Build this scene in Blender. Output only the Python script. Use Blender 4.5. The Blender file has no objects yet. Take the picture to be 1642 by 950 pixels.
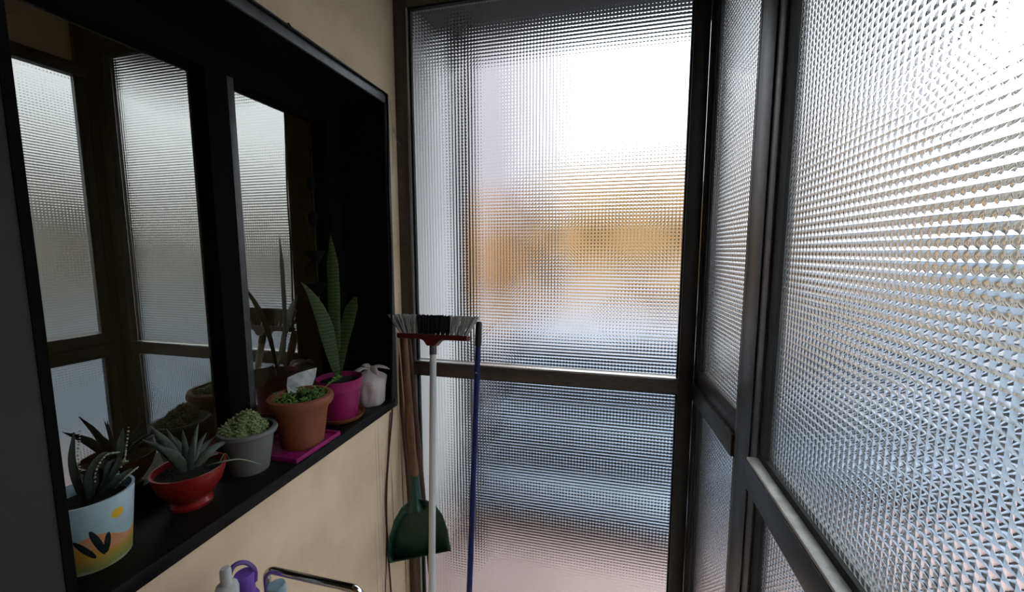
import bpy, bmesh, math, random
import numpy as np
from mathutils import Vector, Matrix

random.seed(7)
rng = np.random.default_rng(7)
scene = bpy.context.scene
COL = scene.collection

# ------------------------------------------------------------------ camera
W_PX, H_PX, F_PX = 1642.0, 950.0, 652.0
CAM_Z = 1.5
VPX, VPY = 982.0, 404.0            # vanishing point of the left wall
_d = Vector(((VPX - 821) / F_PX, -(VPY - 475) / F_PX, -1.0)).normalized()
_p = math.atan2(_d.y, -_d.z)
_up = Vector((0, math.cos(_p), math.sin(_p)))
_x = _d.cross(_up)
RW = Matrix((_x, _d, _up))         # world = RW @ camera coords
cam_data = bpy.data.cameras.new('camera')
cam_data.sensor_fit = 'HORIZONTAL'
cam_data.sensor_width = 36.0
cam_data.lens = 36.0 * F_PX / W_PX
cam_data.clip_start = 0.02
cam = bpy.data.objects.new('camera', cam_data)
M4 = RW.to_4x4()
M4.translation = (0, 0, CAM_Z)
cam.matrix_world = M4
COL.objects.link(cam)
scene.camera = cam


def px(x, y, axis, val):
    """point where the ray through a photo pixel meets the plane axis = val"""
    v = RW @ Vector(((x - 821) / F_PX, -(y - 475) / F_PX, -1.0))
    o = Vector((0, 0, CAM_Z))
    return o + v * ((val - o[axis]) / v[axis])


# ------------------------------------------------------------------ sky, sun, exposure
world = bpy.data.worlds.new('sky')
scene.world = world
world.use_nodes = True
wn = world.node_tree
wn.nodes.clear()
wo = wn.nodes.new('ShaderNodeOutputWorld')
bg = wn.nodes.new('ShaderNodeBackground')
tc = wn.nodes.new('ShaderNodeTexCoord')
sx = wn.nodes.new('ShaderNodeSeparateXYZ')
rp = wn.nodes.new('ShaderNodeValToRGB')
wn.links.new(tc.outputs['Generated'], sx.inputs[0])
wn.links.new(sx.outputs['Z'], rp.inputs[0])
wn.links.new(rp.outputs[0], bg.inputs[0])
wn.links.new(bg.outputs[0], wo.inputs[0])
e = rp.color_ramp.elements
e[0].position = 0.0
e[0].color = (0.27, 0.27, 0.268, 1)          # overcast: about three times brighter overhead than at the horizon
e[1].position = 1.0
e[1].color = (0.92, 0.99, 1.0, 1)
m = rp.color_ramp.elements.new(0.35)
m.color = (0.365, 0.39, 0.42, 1)
bg.inputs[1].default_value = 7.5

sun_d = bpy.data.lights.new('sun', 'SUN')
sun_d.energy = 1.6
sun_d.color = (1.0, 0.84, 0.62)
sun_d.angle = math.radians(6)
sun = bpy.data.objects.new('sun', sun_d)
sun.rotation_euler = (math.radians(66), 0, math.radians(-32))   # low, from behind the house on the left
COL.objects.link(sun)

scene.view_settings.view_transform = 'Standard'
scene.view_settings.look = 'None'
scene.view_settings.gamma = 1.0
scene.view_settings.use_curve_mapping = False
scene.view_settings.exposure = 0.0
scene.cycles.use_denoising = True
scene.cycles.max_bounces = 14
scene.cycles.transmission_bounces = 12
scene.cycles.diffuse_bounces = 5
scene.cycles.caustics_refractive = True
scene.cycles.sample_clamp_indirect = 6.0


# ------------------------------------------------------------------ materials
MATS = {}


def mat(name, col, rough=0.6, metal=0.0, var=0.0, scale=12.0, bump=0.0, bscale=60.0, spec=0.5, trans=0.0, ior=1.45,
        col2=None, coat=0.0, stretch=None):
    if name in MATS:
        return MATS[name]
    mt = bpy.data.materials.new(name)
    mt.use_nodes = True
    nt = mt.node_tree
    b = nt.nodes['Principled BSDF']
    b.inputs['Base Color'].default_value = (*col, 1)
    b.inputs['Roughness'].default_value = rough
    b.inputs['Metallic'].default_value = metal
    b.inputs['Specular IOR Level'].default_value = spec
    b.inputs['Transmission Weight'].default_value = trans
    b.inputs['IOR'].default_value = ior
    b.inputs['Coat Weight'].default_value = coat
    t = nt.nodes.new('ShaderNodeTexCoord')
    src = t.outputs['Object']
    if stretch:
        mp = nt.nodes.new('ShaderNodeMapping')
        mp.inputs['Scale'].default_value = stretch
        nt.links.new(src, mp.inputs[0])
        src = mp.outputs[0]
    if var or col2:
        n = nt.nodes.new('ShaderNodeTexNoise')
        n.inputs['Scale'].default_value = scale
        n.inputs['Detail'].default_value = 5
        nt.links.new(src, n.inputs['Vector'])
        r = nt.nodes.new('ShaderNodeValToRGB')
        r.color_ramp.elements[0].position = 0.35
        r.color_ramp.elements[1].position = 0.68
        c2 = col2 if col2 else tuple(max(0, c * (1 - var)) for c in col)
        r.color_ramp.elements[0].color = (*c2, 1)
        r.color_ramp.elements[1].color = (*col, 1)
        nt.links.new(n.outputs['Fac'], r.inputs[0])
        nt.links.new(r.outputs[0], b.inputs['Base Color'])
    if bump:
        n2 = nt.nodes.new('ShaderNodeTexNoise')
        n2.inputs['Scale'].default_value = bscale
        n2.inputs['Detail'].default_value = 4
        nt.links.new(src, n2.inputs['Vector'])
        bp = nt.nodes.new('ShaderNodeBump')
        bp.inputs['Strength'].default_value = bump
        bp.inputs['Distance'].default_value = 0.01
        nt.links.new(n2.outputs['Fac'], bp.inputs['Height'])
        nt.links.new(bp.outputs[0], b.inputs['Normal'])
    MATS[name] = mt
    return mt


def glass_mat(name, tint, ior=1.5, rough=0.0):
    mt = bpy.data.materials.new(name)
    mt.use_nodes = True
    nt = mt.node_tree
    nt.nodes.clear()
    o = nt.nodes.new('ShaderNodeOutputMaterial')
    g = nt.nodes.new('ShaderNodeBsdfGlass')
    g.inputs['Color'].default_value = (*tint, 1)
    g.inputs['IOR'].default_value = ior
    g.inputs['Roughness'].default_value = rough
    nt.links.new(g.outputs[0], o.inputs[0])
    MATS[name] = mt
    return mt


def film_mat(name, reflect, tint):
    """window glass with a reflective tinted film"""
    mt = bpy.data.materials.new(name)
    mt.use_nodes = True
    nt = mt.node_tree
    nt.nodes.clear()
    o = nt.nodes.new('ShaderNodeOutputMaterial')
    mx = nt.nodes.new('ShaderNodeMixShader')
    mx.inputs[0].default_value = reflect
    t = nt.nodes.new('ShaderNodeBsdfTransparent')
    t.inputs[0].default_value = (*tint, 1)
    g = nt.nodes.new('ShaderNodeBsdfGlossy')
    g.inputs[0].default_value = (0.95, 0.95, 0.9, 1)
    g.inputs['Roughness'].default_value = 0.0
    nt.links.new(t.outputs[0], mx.inputs[1])
    nt.links.new(g.outputs[0], mx.inputs[2])
    nt.links.new(mx.outputs[0], o.inputs[0])
    MATS[name] = mt
    return mt


glass_mat('pyramid_glass', (0.985, 0.995, 0.995))
film_mat('film_glass', 0.30, (0.95, 0.92, 0.76))
mat('bronze', (0.050, 0.044, 0.042), 0.38, 0.35, var=0.35, scale=25, spec=0.5)
mat('bronze_pale', (0.13, 0.105, 0.09), 0.42, 0.4, var=0.4, scale=30, stretch=(1, 4, 12))  # paler, browner bronze with streaked variation
mat('lit_worn_metal', (0.86, 0.84, 0.82), 0.5, 0.0, var=0.35, scale=45)  # worn rail top, made paler for the skylight falling on it
mat('rubber_shadow', (0.008, 0.008, 0.008), 0.7)  # black of the gaskets and of the painted shadow gap
mat('bead_metal', (0.75, 0.75, 0.74), 0.3, 0.8)
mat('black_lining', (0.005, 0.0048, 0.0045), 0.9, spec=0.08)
mat('trim_grey', (0.10, 0.10, 0.105), 0.45, 0.3, var=0.3, scale=30)
mat('sill_stone', (0.011, 0.010, 0.010), 0.4, var=0.5, scale=60, spec=0.22)
mat('shaded_grey', (0.045, 0.047, 0.042), 0.8, var=0.2, scale=8)  # pier grey, darkened further with shade put into the colour
mat('inner_room', (0.80, 0.72, 0.50), 0.9)
mat('floor_tile', (0.78, 0.68, 0.55), 0.5, var=0.2, scale=6)
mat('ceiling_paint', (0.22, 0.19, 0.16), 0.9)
mat('concrete_skylit', (0.20, 0.235, 0.30), 0.7, var=0.3, scale=8)  # tread copy of the concrete, sky light and tint put into the colour
mat('concrete_shaded', (0.012, 0.012, 0.015), 0.8, var=0.3, scale=8)  # dark copy of the concrete, shade put into the colour
mat('pink_ground', (0.27, 0.195, 0.19), 0.8, var=0.15, scale=4)
mat('lilac_wall', (0.27, 0.255, 0.285), 0.85, var=0.1, scale=3)
mat('grey_wall', (0.46, 0.45, 0.455), 0.85, var=0.15, scale=3)
mat('tan_wall', (0.30, 0.155, 0.065), 0.85, var=0.2, scale=2)
mat('dark_brown', (0.03, 0.016, 0.008), 0.8)
mat('yellow_wall', (0.34, 0.205, 0.09), 0.85, var=0.25, scale=1.2)
mat('cream_wall', (0.245, 0.225, 0.20), 0.85, var=0.15, scale=1.5)
mat('roof_grey', (0.075, 0.095, 0.125), 0.8, var=0.2, scale=1.2)
mat('soil', (0.016, 0.012, 0.009), 0.95, bump=0.8, bscale=150)
mat('terrace_floor', (0.17, 0.158, 0.172), 0.8, var=0.2, scale=3)
mat('parapet_pale', (0.055, 0.085, 0.125), 0.85, var=0.25, scale=5)
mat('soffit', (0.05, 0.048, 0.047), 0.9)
mat('pipe_dark', (0.03, 0.03, 0.04), 0.5)


def plaster():
    """beige painted plaster with brown run marks and patchy grime"""
    mt = mat('plaster', (0.76, 0.65, 0.52), 0.85)
    nt = mt.node_tree
    b = nt.nodes['Principled BSDF']
    t = nt.nodes.new('ShaderNodeTexCoord')
    n1 = nt.nodes.new('ShaderNodeTexNoise')
    n1.inputs['Scale'].default_value = 5
    n1.inputs['Detail'].default_value = 6
    nt.links.new(t.outputs['Object'], n1.inputs['Vector'])
    r1 = nt.nodes.new('ShaderNodeValToRGB')
    r1.color_ramp.elements[0].color = (0.72, 0.545, 0.37, 1)
    r1.color_ramp.elements[1].color = (0.88, 0.70, 0.49, 1)
    r1.color_ramp.elements[0].position = 0.3
    r1.color_ramp.elements[1].position = 0.62
    nt.links.new(n1.outputs['Fac'], r1.inputs[0])
    mp = nt.nodes.new('ShaderNodeMapping')
    mp.inputs['Scale'].default_value = (1, 45, 0.7)
    nt.links.new(t.outputs['Object'], mp.inputs[0])
    n2 = nt.nodes.new('ShaderNodeTexNoise')
    n2.inputs['Scale'].default_value = 1.6
    n2.inputs['Detail'].default_value = 3
    nt.links.new(mp.outputs[0], n2.inputs['Vector'])
    r2 = nt.nodes.new('ShaderNodeValToRGB')
    r2.color_ramp.elements[0].position = 0.57
    r2.color_ramp.elements[1].position = 0.64
    nt.links.new(n2.outputs['Fac'], r2.inputs[0])
    # run marks only near the far corner below the sill
    sp = nt.nodes.new('ShaderNodeSeparateXYZ')
    nt.links.new(t.outputs['Object'], sp.inputs[0])
    mr = nt.nodes.new('ShaderNodeMapRange')
    mr.inputs[1].default_value = 1.08
    mr.inputs[2].default_value = 1.2
    nt.links.new(sp.outputs['Y'], mr.inputs[0])
    mu = nt.nodes.new('ShaderNodeMath')
    mu.operation = 'MULTIPLY'
    nt.links.new(r2.outputs[0], mu.inputs[0])
    mz = nt.nodes.new('ShaderNodeMath')           # run marks start at the sill and go down
    mz.operation = 'LESS_THAN'
    mz.inputs[1].default_value = 0.96
    nt.links.new(sp.outputs['Z'], mz.inputs[0])
    m3 = nt.nodes.new('ShaderNodeMath')
    m3.operation = 'MULTIPLY'
    nt.links.new(mr.outputs[0], m3.inputs[0])
    nt.links.new(mz.outputs[0], m3.inputs[1])
    nt.links.new(m3.outputs[0], mu.inputs[1])
    mx = nt.nodes.new('ShaderNodeMix')
    mx.data_type = 'RGBA'
    nt.links.new(mu.outputs[0], mx.inputs['Factor'])
    nt.links.new(r1.outputs[0], mx.inputs['A'])
    mx.inputs['B'].default_value = (0.30, 0.19, 0.11, 1)
    nt.links.new(mx.outputs['Result'], b.inputs['Base Color'])
    n3 = nt.nodes.new('ShaderNodeTexNoise')
    n3.inputs['Scale'].default_value = 90
    nt.links.new(t.outputs['Object'], n3.inputs['Vector'])
    bp = nt.nodes.new('ShaderNodeBump')
    bp.inputs['Strength'].default_value = 0.15
    bp.inputs['Distance'].default_value = 0.004
    nt.links.new(n3.outputs['Fac'], bp.inputs['Height'])
    nt.links.new(bp.outputs[0], b.inputs['Normal'])


plaster()


# ------------------------------------------------------------------ mesh helpers
def link(name, me, m=None, parent=None, loc=None):
    o = bpy.data.objects.new(name, me)
    COL.objects.link(o)
    if me is not None and m is not None:
        me.materials.append(MATS[m] if isinstance(m, str) else m)
    if parent is not None:
        o.parent = parent
    if loc is not None:
        o.location = loc
    return o


def tag(o, label, cat=None, group=None, kind=None):
    o['label'] = label
    if cat:
        o['category'] = cat
    if group:
        o['group'] = group
    if kind:
        o['kind'] = kind
    return o


def thing(name, label, cat, loc=(0, 0, 0), group=None, kind=None):
    return tag(link(name, None, loc=loc), label, cat, group, kind)


class MB:
    """collects shapes into one mesh; coordinates are given in world space minus off"""

    def __init__(self, off=(0, 0, 0)):
        self.bm = bmesh.new()
        self.off = Vector(off)

    def box(self, x0, x1, y0, y1, z0, z1, bevel=0.0):
        r = bmesh.ops.create_cube(self.bm, size=1.0)
        vs = r['verts']
        for v in vs:
            v.co = Vector((x0 + (v.co.x + .5) * (x1 - x0), y0 + (v.co.y + .5) * (y1 - y0), z0 + (v.co.z + .5) * (z1 - z0))) - self.off
        if bevel:
            es = list({ed for v in vs for ed in v.link_edges})
            bmesh.ops.bevel(self.bm, geom=es, offset=bevel, segments=2, affect='EDGES', profile=0.5)
        return self

    def obox(self, c, ax, ay, az, bevel=0.0):
        """oriented box: centre and three half-axis vectors"""
        c = Vector(c) - self.off
        r = bmesh.ops.create_cube(self.bm, size=2.0)
        vs = r['verts']
        for v in vs:
            q = v.co.copy()
            v.co = c + Vector(ax) * q.x + Vector(ay) * q.y + Vector(az) * q.z
        if bevel:
            es = list({ed for v in vs for ed in v.link_edges})
            bmesh.ops.bevel(self.bm, geom=es, offset=bevel, segments=2, affect='EDGES', profile=0.5)
        return self

    def lathe(self, prof, segs=40, c=(0, 0, 0), wob=None):
        c = Vector(c) - self.off
        rings = []
        for k, (r, z) in enumerate(prof):
            if r < 1e-6:
                rings.append([self.bm.verts.new(c + Vector((0, 0, z)))])
            else:
                ring = []
                for i in range(segs):
                    a = 2 * math.pi * i / segs
                    rr = r * (wob(a, k) if wob else 1)
                    ring.append(self.bm.verts.new(c + Vector((rr * math.cos(a), rr * math.sin(a), z))))
                rings.append(ring)
        for a, b in zip(rings, rings[1:]):
            if len(a) == 1 and len(b) == 1:
                continue
            for i in range(segs):
                j = (i + 1) % segs
                if len(a) == 1:
                    self.bm.faces.new((a[0], b[j], b[i]))
                elif len(b) == 1:
                    self.bm.faces.new((a[i], a[j], b[0]))
                else:
                    self.bm.faces.new((a[i], a[j], b[j], b[i]))
        return self

    def tube(self, pts, rad, segs=10, caps=True, squash=1.0, flat=None):
        pts = [Vector(p) - self.off for p in pts]
        n = len(pts)
        rad = rad if isinstance(rad, (list, tuple)) else [rad] * n
        rings = []
        prev = None
        for i in range(n):
            d = (pts[min(i + 1, n - 1)] - pts[max(i - 1, 0)]).normalized()
            if prev is None:
                ref = Vector(flat) if flat else (Vector((0, 0, 1)) if abs(d.z) < .9 else Vector((1, 0, 0)))
                u = d.cross(ref).normalized()
            else:
                u = (prev - d * prev.dot(d)).normalized()
            prev = u
            w = d.cross(u)
            rings.append([self.bm.verts.new(pts[i] + (u * math.cos(2 * math.pi * k / segs) + w * squash * math.sin(2 * math.pi * k / segs)) * rad[i]) for k in range(segs)])
        for a, b in zip(rings, rings[1:]):
            for i in range(segs):
                j = (i + 1) % segs
                self.bm.faces.new((a[i], a[j], b[j], b[i]))
        if caps:
            self.bm.faces.new(rings[0][::-1])
            self.bm.faces.new(rings[-1])
        return self

    def ball(self, c, r, sub=2, sc=(1, 1, 1), noise=0.0):
        q = bmesh.ops.create_icosphere(self.bm, subdivisions=sub, radius=1.0)
        c = Vector(c) - self.off
        for v in q['verts']:
            k = 1 + noise * (random.random() - .5)
            v.co = c + Vector((v.co.x * sc[0], v.co.y * sc[1], v.co.z * sc[2])) * r * k
        return self

    def poly(self, pts):
        vs = [self.bm.verts.new(Vector(p) - self.off) for p in pts]
        self.bm.faces.new(vs)
        return self

    def done(self, name, m, parent=None, smooth=True, loc=None, solid=0.0, sub=0):
        bmesh.ops.recalc_face_normals(self.bm, faces=self.bm.faces[:])
        me = bpy.data.meshes.new(name)
        self.bm.to_mesh(me)
        self.bm.free()
        if smooth:
            me.polygons.foreach_set('use_smooth', [True] * len(me.polygons))
            try:
                me.set_sharp_from_angle(angle=math.radians(38))
            except Exception:
                pass
        o = link(name, me, m, parent, loc)
        if solid:
            md = o.modifiers.new('thickness', 'SOLIDIFY')
            md.thickness = solid
            md.offset = 0
        if sub:
            md = o.modifiers.new('smooth', 'SUBSURF')
            md.levels = sub
            md.render_levels = sub
        return o


def bez(pts, n=24):
    """smooth Catmull-Rom curve through the points"""
    P = [Vector(p) for p in pts]
    P = [P[0] * 2 - P[1]] + P + [P[-1] * 2 - P[-2]]
    out = []
    m_ = len(P) - 3
    for s in range(m_):
        p0, p1, p2, p3 = P[s:s + 4]
        k = max(2, n // m_)
        for i in range(k):
            t = i / k
            out.append(0.5 * ((2 * p1) + (p2 - p0) * t + (2 * p0 - 5 * p1 + 4 * p2 - p3) * t * t + (3 * p1 - p0 - 3 * p2 + p3) * t ** 3))
    out.append(P[-2])
    return out


PITCH = 0.0107


def pyramid_pane(name, o, u, v, w, h, parent, relief=0.0017, thick=0.004, sub=4):
    """patterned pane: square pyramids on the room side, flat outer face. o = corner on the room side,
    u, v = in-plane unit vectors, room-side normal = u x v"""
    o, u, v = (np.array(a, float) for a in (o, u, v))
    n = np.cross(u, v)
    nu, nv = max(1, round(w / PITCH)), max(1, round(h / PITCH))
    du, dv = w / nu, h / nv
    g = np.linspace(-1, 1, sub + 1)
    gu, gv = np.meshgrid(g, g, indexing='xy')
    d = (np.abs(gu) ** 6 + np.abs(gv) ** 6) ** (1 / 6)
    d = np.minimum(d, np.maximum(np.abs(gu), np.abs(gv)) * 0.5 + d * 0.5)
    hh = relief * (1.0 - np.sqrt(np.maximum(np.abs(gu), np.abs(gv)) ** 2 + 0.012) / math.sqrt(1.012))
    ku = (gu.ravel() + 1) / 2 * du
    kv = (gv.ravel() + 1) / 2 * dv
    kh = hh.ravel()
    ci, cj = np.meshgrid(np.arange(nu), np.arange(nv), indexing='xy')
    cu = (ci.ravel() * du)[:, None] + ku[None]
    cv = (cj.ravel() * dv)[:, None] + kv[None]
    ch = np.broadcast_to(kh[None], cu.shape)
    V = (o[None] + cu.reshape(-1, 1) * u + cv.reshape(-1, 1) * v + ch.reshape(-1, 1) * n)
    s1 = sub + 1
    q = []
    for j in range(sub):
        for i in range(sub):
            a = j * s1 + i
            q.append((a, a + 1, a + s1 + 1, a + s1))
    q = np.array(q)
    nc = nu * nv
    F = (q[None] + (np.arange(nc) * s1 * s1)[:, None, None]).reshape(-1, 4)
    base = len(V)
    b = o - n * thick
    extra = np.array([b, b + u * w, b + u * w + v * h, b + v * h, o, o + u * w, o + u * w + v * h, o + v * h])
    V = np.concatenate([V, extra])
    F2 = np.array([(3, 2, 1, 0), (4, 0, 1, 5), (5, 1, 2, 6), (6, 2, 3, 7), (7, 3, 0, 4)]) + base
    F = np.concatenate([F, F2])
    me = bpy.data.meshes.new(name)
    me.vertices.add(len(V))
    me.vertices.foreach_set('co', V.astype(np.float32).ravel())
    me.loops.add(F.size)
    me.loops.foreach_set('vertex_index', F.astype(np.int32).ravel())
    me.polygons.add(len(F))
    me.polygons.foreach_set('loop_start', (np.arange(len(F)) * 4).astype(np.int32))
    sm = np.ones(len(F), dtype=bool)
    sm[-5:] = False
    me.polygons.foreach_set('use_smooth', sm)
    me.update(calc_edges=True)
    me.validate()
    return link(name, me, 'pyramid_glass', parent)


# ================================================================== THE ROOM
XL = -0.75            # left wall face
YB = 1.344            # inner face of the back glazing frame
CEIL = 2.55
SILL = 0.975
XW = -0.945           # glass plane of the left window
OY0, OY1 = 0.368, 1.268   # opening in the left wall
OZ1 = 1.99

b = MB()
b.box(-4.0, 0.42, -1.3, YB + .06, -0.08, 0.0)
tag(b.done('floor', 'floor_tile', smooth=False), 'beige tiled floor of the narrow glazed passage', 'floor', kind='structure')
b = MB()
b.box(-4.0, 0.42, -1.3, YB + .06, CEIL, CEIL + .12)
tag(b.done('ceiling', 'ceiling_paint', smooth=False), 'dim brownish ceiling over the narrow glazed passage', 'ceiling', kind='structure')

b = MB()
b.box(-1.05, XL, -1.3, YB + .06, 0, SILL - .03)
b.box(-1.05, XL, -1.3, YB + .06, OZ1 + .04, CEIL)
b.box(-1.05, XL, OY1 + .012, YB + .06, SILL - .03, OZ1 + .04)
tag(b.done('wall_left', 'plaster', smooth=False), 'beige plastered wall around the dark recessed window', 'wall', kind='structure')
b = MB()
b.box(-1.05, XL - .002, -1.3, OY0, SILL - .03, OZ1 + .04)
tag(b.done('trim_1', 'shaded_grey', smooth=False), 'grey wall pier with shade put into its colour beside the recessed window', 'wall pier', kind='structure')
b = MB()
b.box(-1.05, 0.42, -1.42, -1.3, 0, CEIL)
tag(b.done('wall_front', 'plaster', smooth=False), 'beige plastered wall closing the near end of the passage', 'wall', kind='structure')
b = MB()
b.box(0.28, 0.42, -1.3, 0.29, 0, CEIL)
b.box(0.284, 0.42, 0.29, YB + .06, 2.27, CEIL)
tag(b.done('wall_right', 'plaster', smooth=False), 'beige plastered wall beside and above the right hand glass panels', 'wall', kind='structure')
b = MB()
b.box(-4.0, -3.9, -1.3, YB + .06, 0, CEIL)
b.box(-4.0, -1.05, -1.42, -1.3, 0, CEIL)
b.box(-4.0, -1.05, YB + .0, YB + .06, 0, CEIL)
tag(b.done('wall_inner', 'inner_room', smooth=False), 'olive brown walls of the dim room behind the window', 'wall', kind='structure')

# ------------------------------------------------------------------ recessed window in the left wall
win = thing('window_4', 'dark sliding window recessed in the beige wall, reflecting the patterned glass', 'window', (XL, .8, SILL), kind='structure')
O = (XL, .8, SILL)
b = MB(O)
b.box(-.97, XL + .008, OY0, OY1 + .004, SILL - .03, SILL, 0.004)
tag(b.done('sill', 'sill_stone', win), 'black stone window sill')
b = MB(O)
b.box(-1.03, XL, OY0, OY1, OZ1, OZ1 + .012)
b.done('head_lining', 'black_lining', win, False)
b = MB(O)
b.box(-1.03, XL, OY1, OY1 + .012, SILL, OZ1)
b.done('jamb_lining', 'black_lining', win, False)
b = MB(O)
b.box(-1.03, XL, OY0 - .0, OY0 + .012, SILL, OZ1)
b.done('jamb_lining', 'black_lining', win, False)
b = MB(O)
b.box(XL - .004, XL + .006, OY0, OY1 + .012, OZ1, OZ1 + .036, 0.0015)
b.done('edge_trim', 'trim_grey', win)
b = MB(O)
b.box(XL - .004, XL + .006, OY1 + .000, OY1 + .022, SILL - .03, OZ1 + .036, 0.0015)
b.done('edge_trim', 'trim_grey', win)
FY1 = 1.205           # far edge of the glazed area
b = MB(O)
b.box(-.985, -.925, OY0 + .012, OY1, 1.926, OZ1)
b.done('frame_head', 'black_lining', win, False)
b = MB(O)
b.box(-.985, -.925, OY0 + .012, OY1, SILL, 1.0)
b.done('frame_foot', 'black_lining', win, False)
b = MB(O)
b.box(-.985, -.925, FY1, OY1, 1.0, 1.926)
b.done('stile', 'black_lining', win, False)
b = MB(O)
b.box(-.965, -.918, .785, .842, 1.0, 1.926, .001)
b.done('meeting_stile', 'black_lining', win)
b = MB(O)
b.box(-.955, -.920, .842, .862, 1.0, 1.926, .001)
b.done('meeting_stile', 'trim_grey', win)
for (y0, y1) in ((OY0 + .012, .79), (.855, FY1)):
    b = MB(O)
    b.poly([(XW, y0, 1.0), (XW, y1, 1.0), (XW, y1, 1.926), (XW, y0, 1.926)])
    b.done('pane', 'film_glass', win, False)

# ------------------------------------------------------------------ back glazing
XBL, XBR = -0.703, 0.213
ZR0, ZR1 = 1.048, 1.095
w1 = thing('window_1', 'tall patterned glass partition with dark bronze frame and cross rail at passage end', 'window', (-.25, YB, 0), kind='structure')
O = (-.25, YB, 0)


def part(parent, O, name, m, *box, bevel=.0015):
    bb = MB(O)
    bb.box(*box, bevel)
    return bb.done(name, m, parent)


part(w1, O, 'stile', 'bronze_pale', XL + .001, XBL, YB, YB + .05, 0, CEIL - .002)
part(w1, O, 'stile', 'bronze', XBR, .258, YB - .002, YB + .05, 0, CEIL - .002)
part(w1, O, 'top_rail', 'bronze_pale', XBL, XBR, YB + .004, YB + .05, 2.325, CEIL - .002)
part(w1, O, 'cross_rail', 'bronze_pale', XBL, XBR, YB - .001, YB + .05, ZR0, ZR1)
part(w1, O, 'bottom_rail', 'bronze_pale', XBL, XBR, YB, YB + .05, 0.0, .09)
YG = YB + .026
for z0, z1 in ((ZR1, 2.325), (.09, ZR0)):
    # bead and black gasket round the pane
    part(w1, O, 'glazing_bead', 'bead_metal', XBL, XBL + .004, YB + .004, YG - .002, z0, z1, bevel=0)
    part(w1, O, 'gasket_shadow_gap', 'rubber_shadow', XBL + .004, XBL + .012, YB + .012, YG - .002, z0, z1, bevel=0)
    part(w1, O, 'glazing_bead', 'bead_metal', XBL, XBR, YB + .004, YG - .002, z0, z0 + .003, bevel=0)
    part(w1, O, 'gasket_shadow_gap', 'rubber_shadow', XBR - .004, XBR, YB + .008, YG - .002, z0, z1, bevel=0)
    part(w1, O, 'gasket_shadow_gap', 'rubber_shadow', XBL, XBR, YB + .008, YG - .002, z1 - .006, z1, bevel=0)
    p = pyramid_pane('pane', (XBL + .002 - O[0], YG - O[1], z0 - .002), (1, 0, 0), (0, 0, 1), XBR - XBL - .004, z1 - z0 + .004, w1, relief=.0014)

# ------------------------------------------------------------------ right glazing, narrow bay (a touch oblique)
A0 = Vector((.258, YB, 0))
A1 = Vector((.278, .955, 0))
dirn = (A1 - A0).normalized()
ang = math.atan2(dirn.y, dirn.x)       # local x runs from the back corner towards the camera
LEN = (A1 - A0).length
w2 = thing('window_2', 'narrow patterned glass bay in the corner next to the passage end', 'window', A0, kind='structure')
w2.rotation_euler = (0, 0, ang)
# local frame: x along the bay, y outwards (away from the room is +y because dir points to -Y)
OO = (0, 0, 0)


def lp(name, m, *box, bevel=.0015):
    bb = MB()
    bb.box(*box, bevel)
    return bb.done(name, m, w2)


N0, N1 = .072, LEN - .015
lp('stile', 'bronze', 0, .035, 0, .05, 0, CEIL - .002)
lp('stile_inner', 'bronze', .035, N0 - .010, .004, .05, 0, CEIL - .002)
lp('stile', 'bronze_pale', N1, LEN, 0, .05, 0, CEIL - .002)
lp('cross_rail', 'bronze', .002, N1, -.006, .05, ZR0 - .01, 1.09)
lp('sash_rail', 'bronze', .035, N1, .003, .05, 1.09, 1.145)
lp('bottom_rail', 'bronze', .035, N1, 0, .05, 0, .09)
lp('top_rail', 'bronze', .035, N1, 0, .05, 2.22, 2.27)
lp('gasket_shadow_gap', 'rubber_shadow', N0 - .012, N0, .006, .012, .09, 2.22, bevel=0)
for z0, z1 in ((1.145, 2.22), (.09, ZR0 - .01)):
    # room side of the pane faces local -y:  u x v must be -y  ->  u = +x, v = +z gives -y
    pyramid_pane('pane', (N0 - .002, .012, z0 - .002), (1, 0, 0), (0, 0, 1), N1 - N0 + .004, z1 - z0 + .004, w2)

# ------------------------------------------------------------------ right glazing, large bay
XR = .28
w3 = thing('window_3', 'large patterned glass panel with a dark rail and worn ledge lightened as if skylit along the right side', 'window', (XR, .6, 0), kind='structure')
O = (XR, .6, 0)
part(w3, O, 'post', 'bronze', XR - .003, XR + .06, .872, .953, 0, CEIL - .002)
part(w3, O, 'stile', 'trim_grey', XR + .0, XR + .06, .838, .872, 0, CEIL - .002)
part(w3, O, 'gasket_shadow_gap', 'rubber_shadow', XR + .004, XR + .012, .802, .838, 0, CEIL - .002, bevel=0)  # black strip standing in for the shadow gap of the rebate
G0, G1 = .33, .808
part(w3, O, 'stile', 'bronze', XR, XR + .06, .29, G0, 0, CEIL - .002)
part(w3, O, 'cross_rail', 'bronze', XR - .018, XR + .06, G0, .838, 1.045, 1.098)
part(w3, O, 'ledge', 'lit_worn_metal', XR - .016, XR + .004, G0, .84, 1.098, 1.104)
part(w3, O, 'gasket_shadow_gap', 'rubber_shadow', XR + .003, XR + .010, G0, .838, 1.104, 1.117, bevel=0)
part(w3, O, 'bottom_rail', 'bronze', XR, XR + .06, G0, .838, 0, .09)
part(w3, O, 'top_rail', 'bronze', XR, XR + .06, G0, .838, 2.22, 2.27)
for z0, z1 in ((1.117, 2.22), (.09, 1.045)):
    # room side faces -X: u x v = -X with u = -Y, v = +Z
    pyramid_pane('pane', (XR + .010 - O[0], G1 + .004 - O[1], z0 - .002), (0, -1, 0), (0, 0, 1), G1 - G0 + .006, z1 - z0 + .004, w3)

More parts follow.
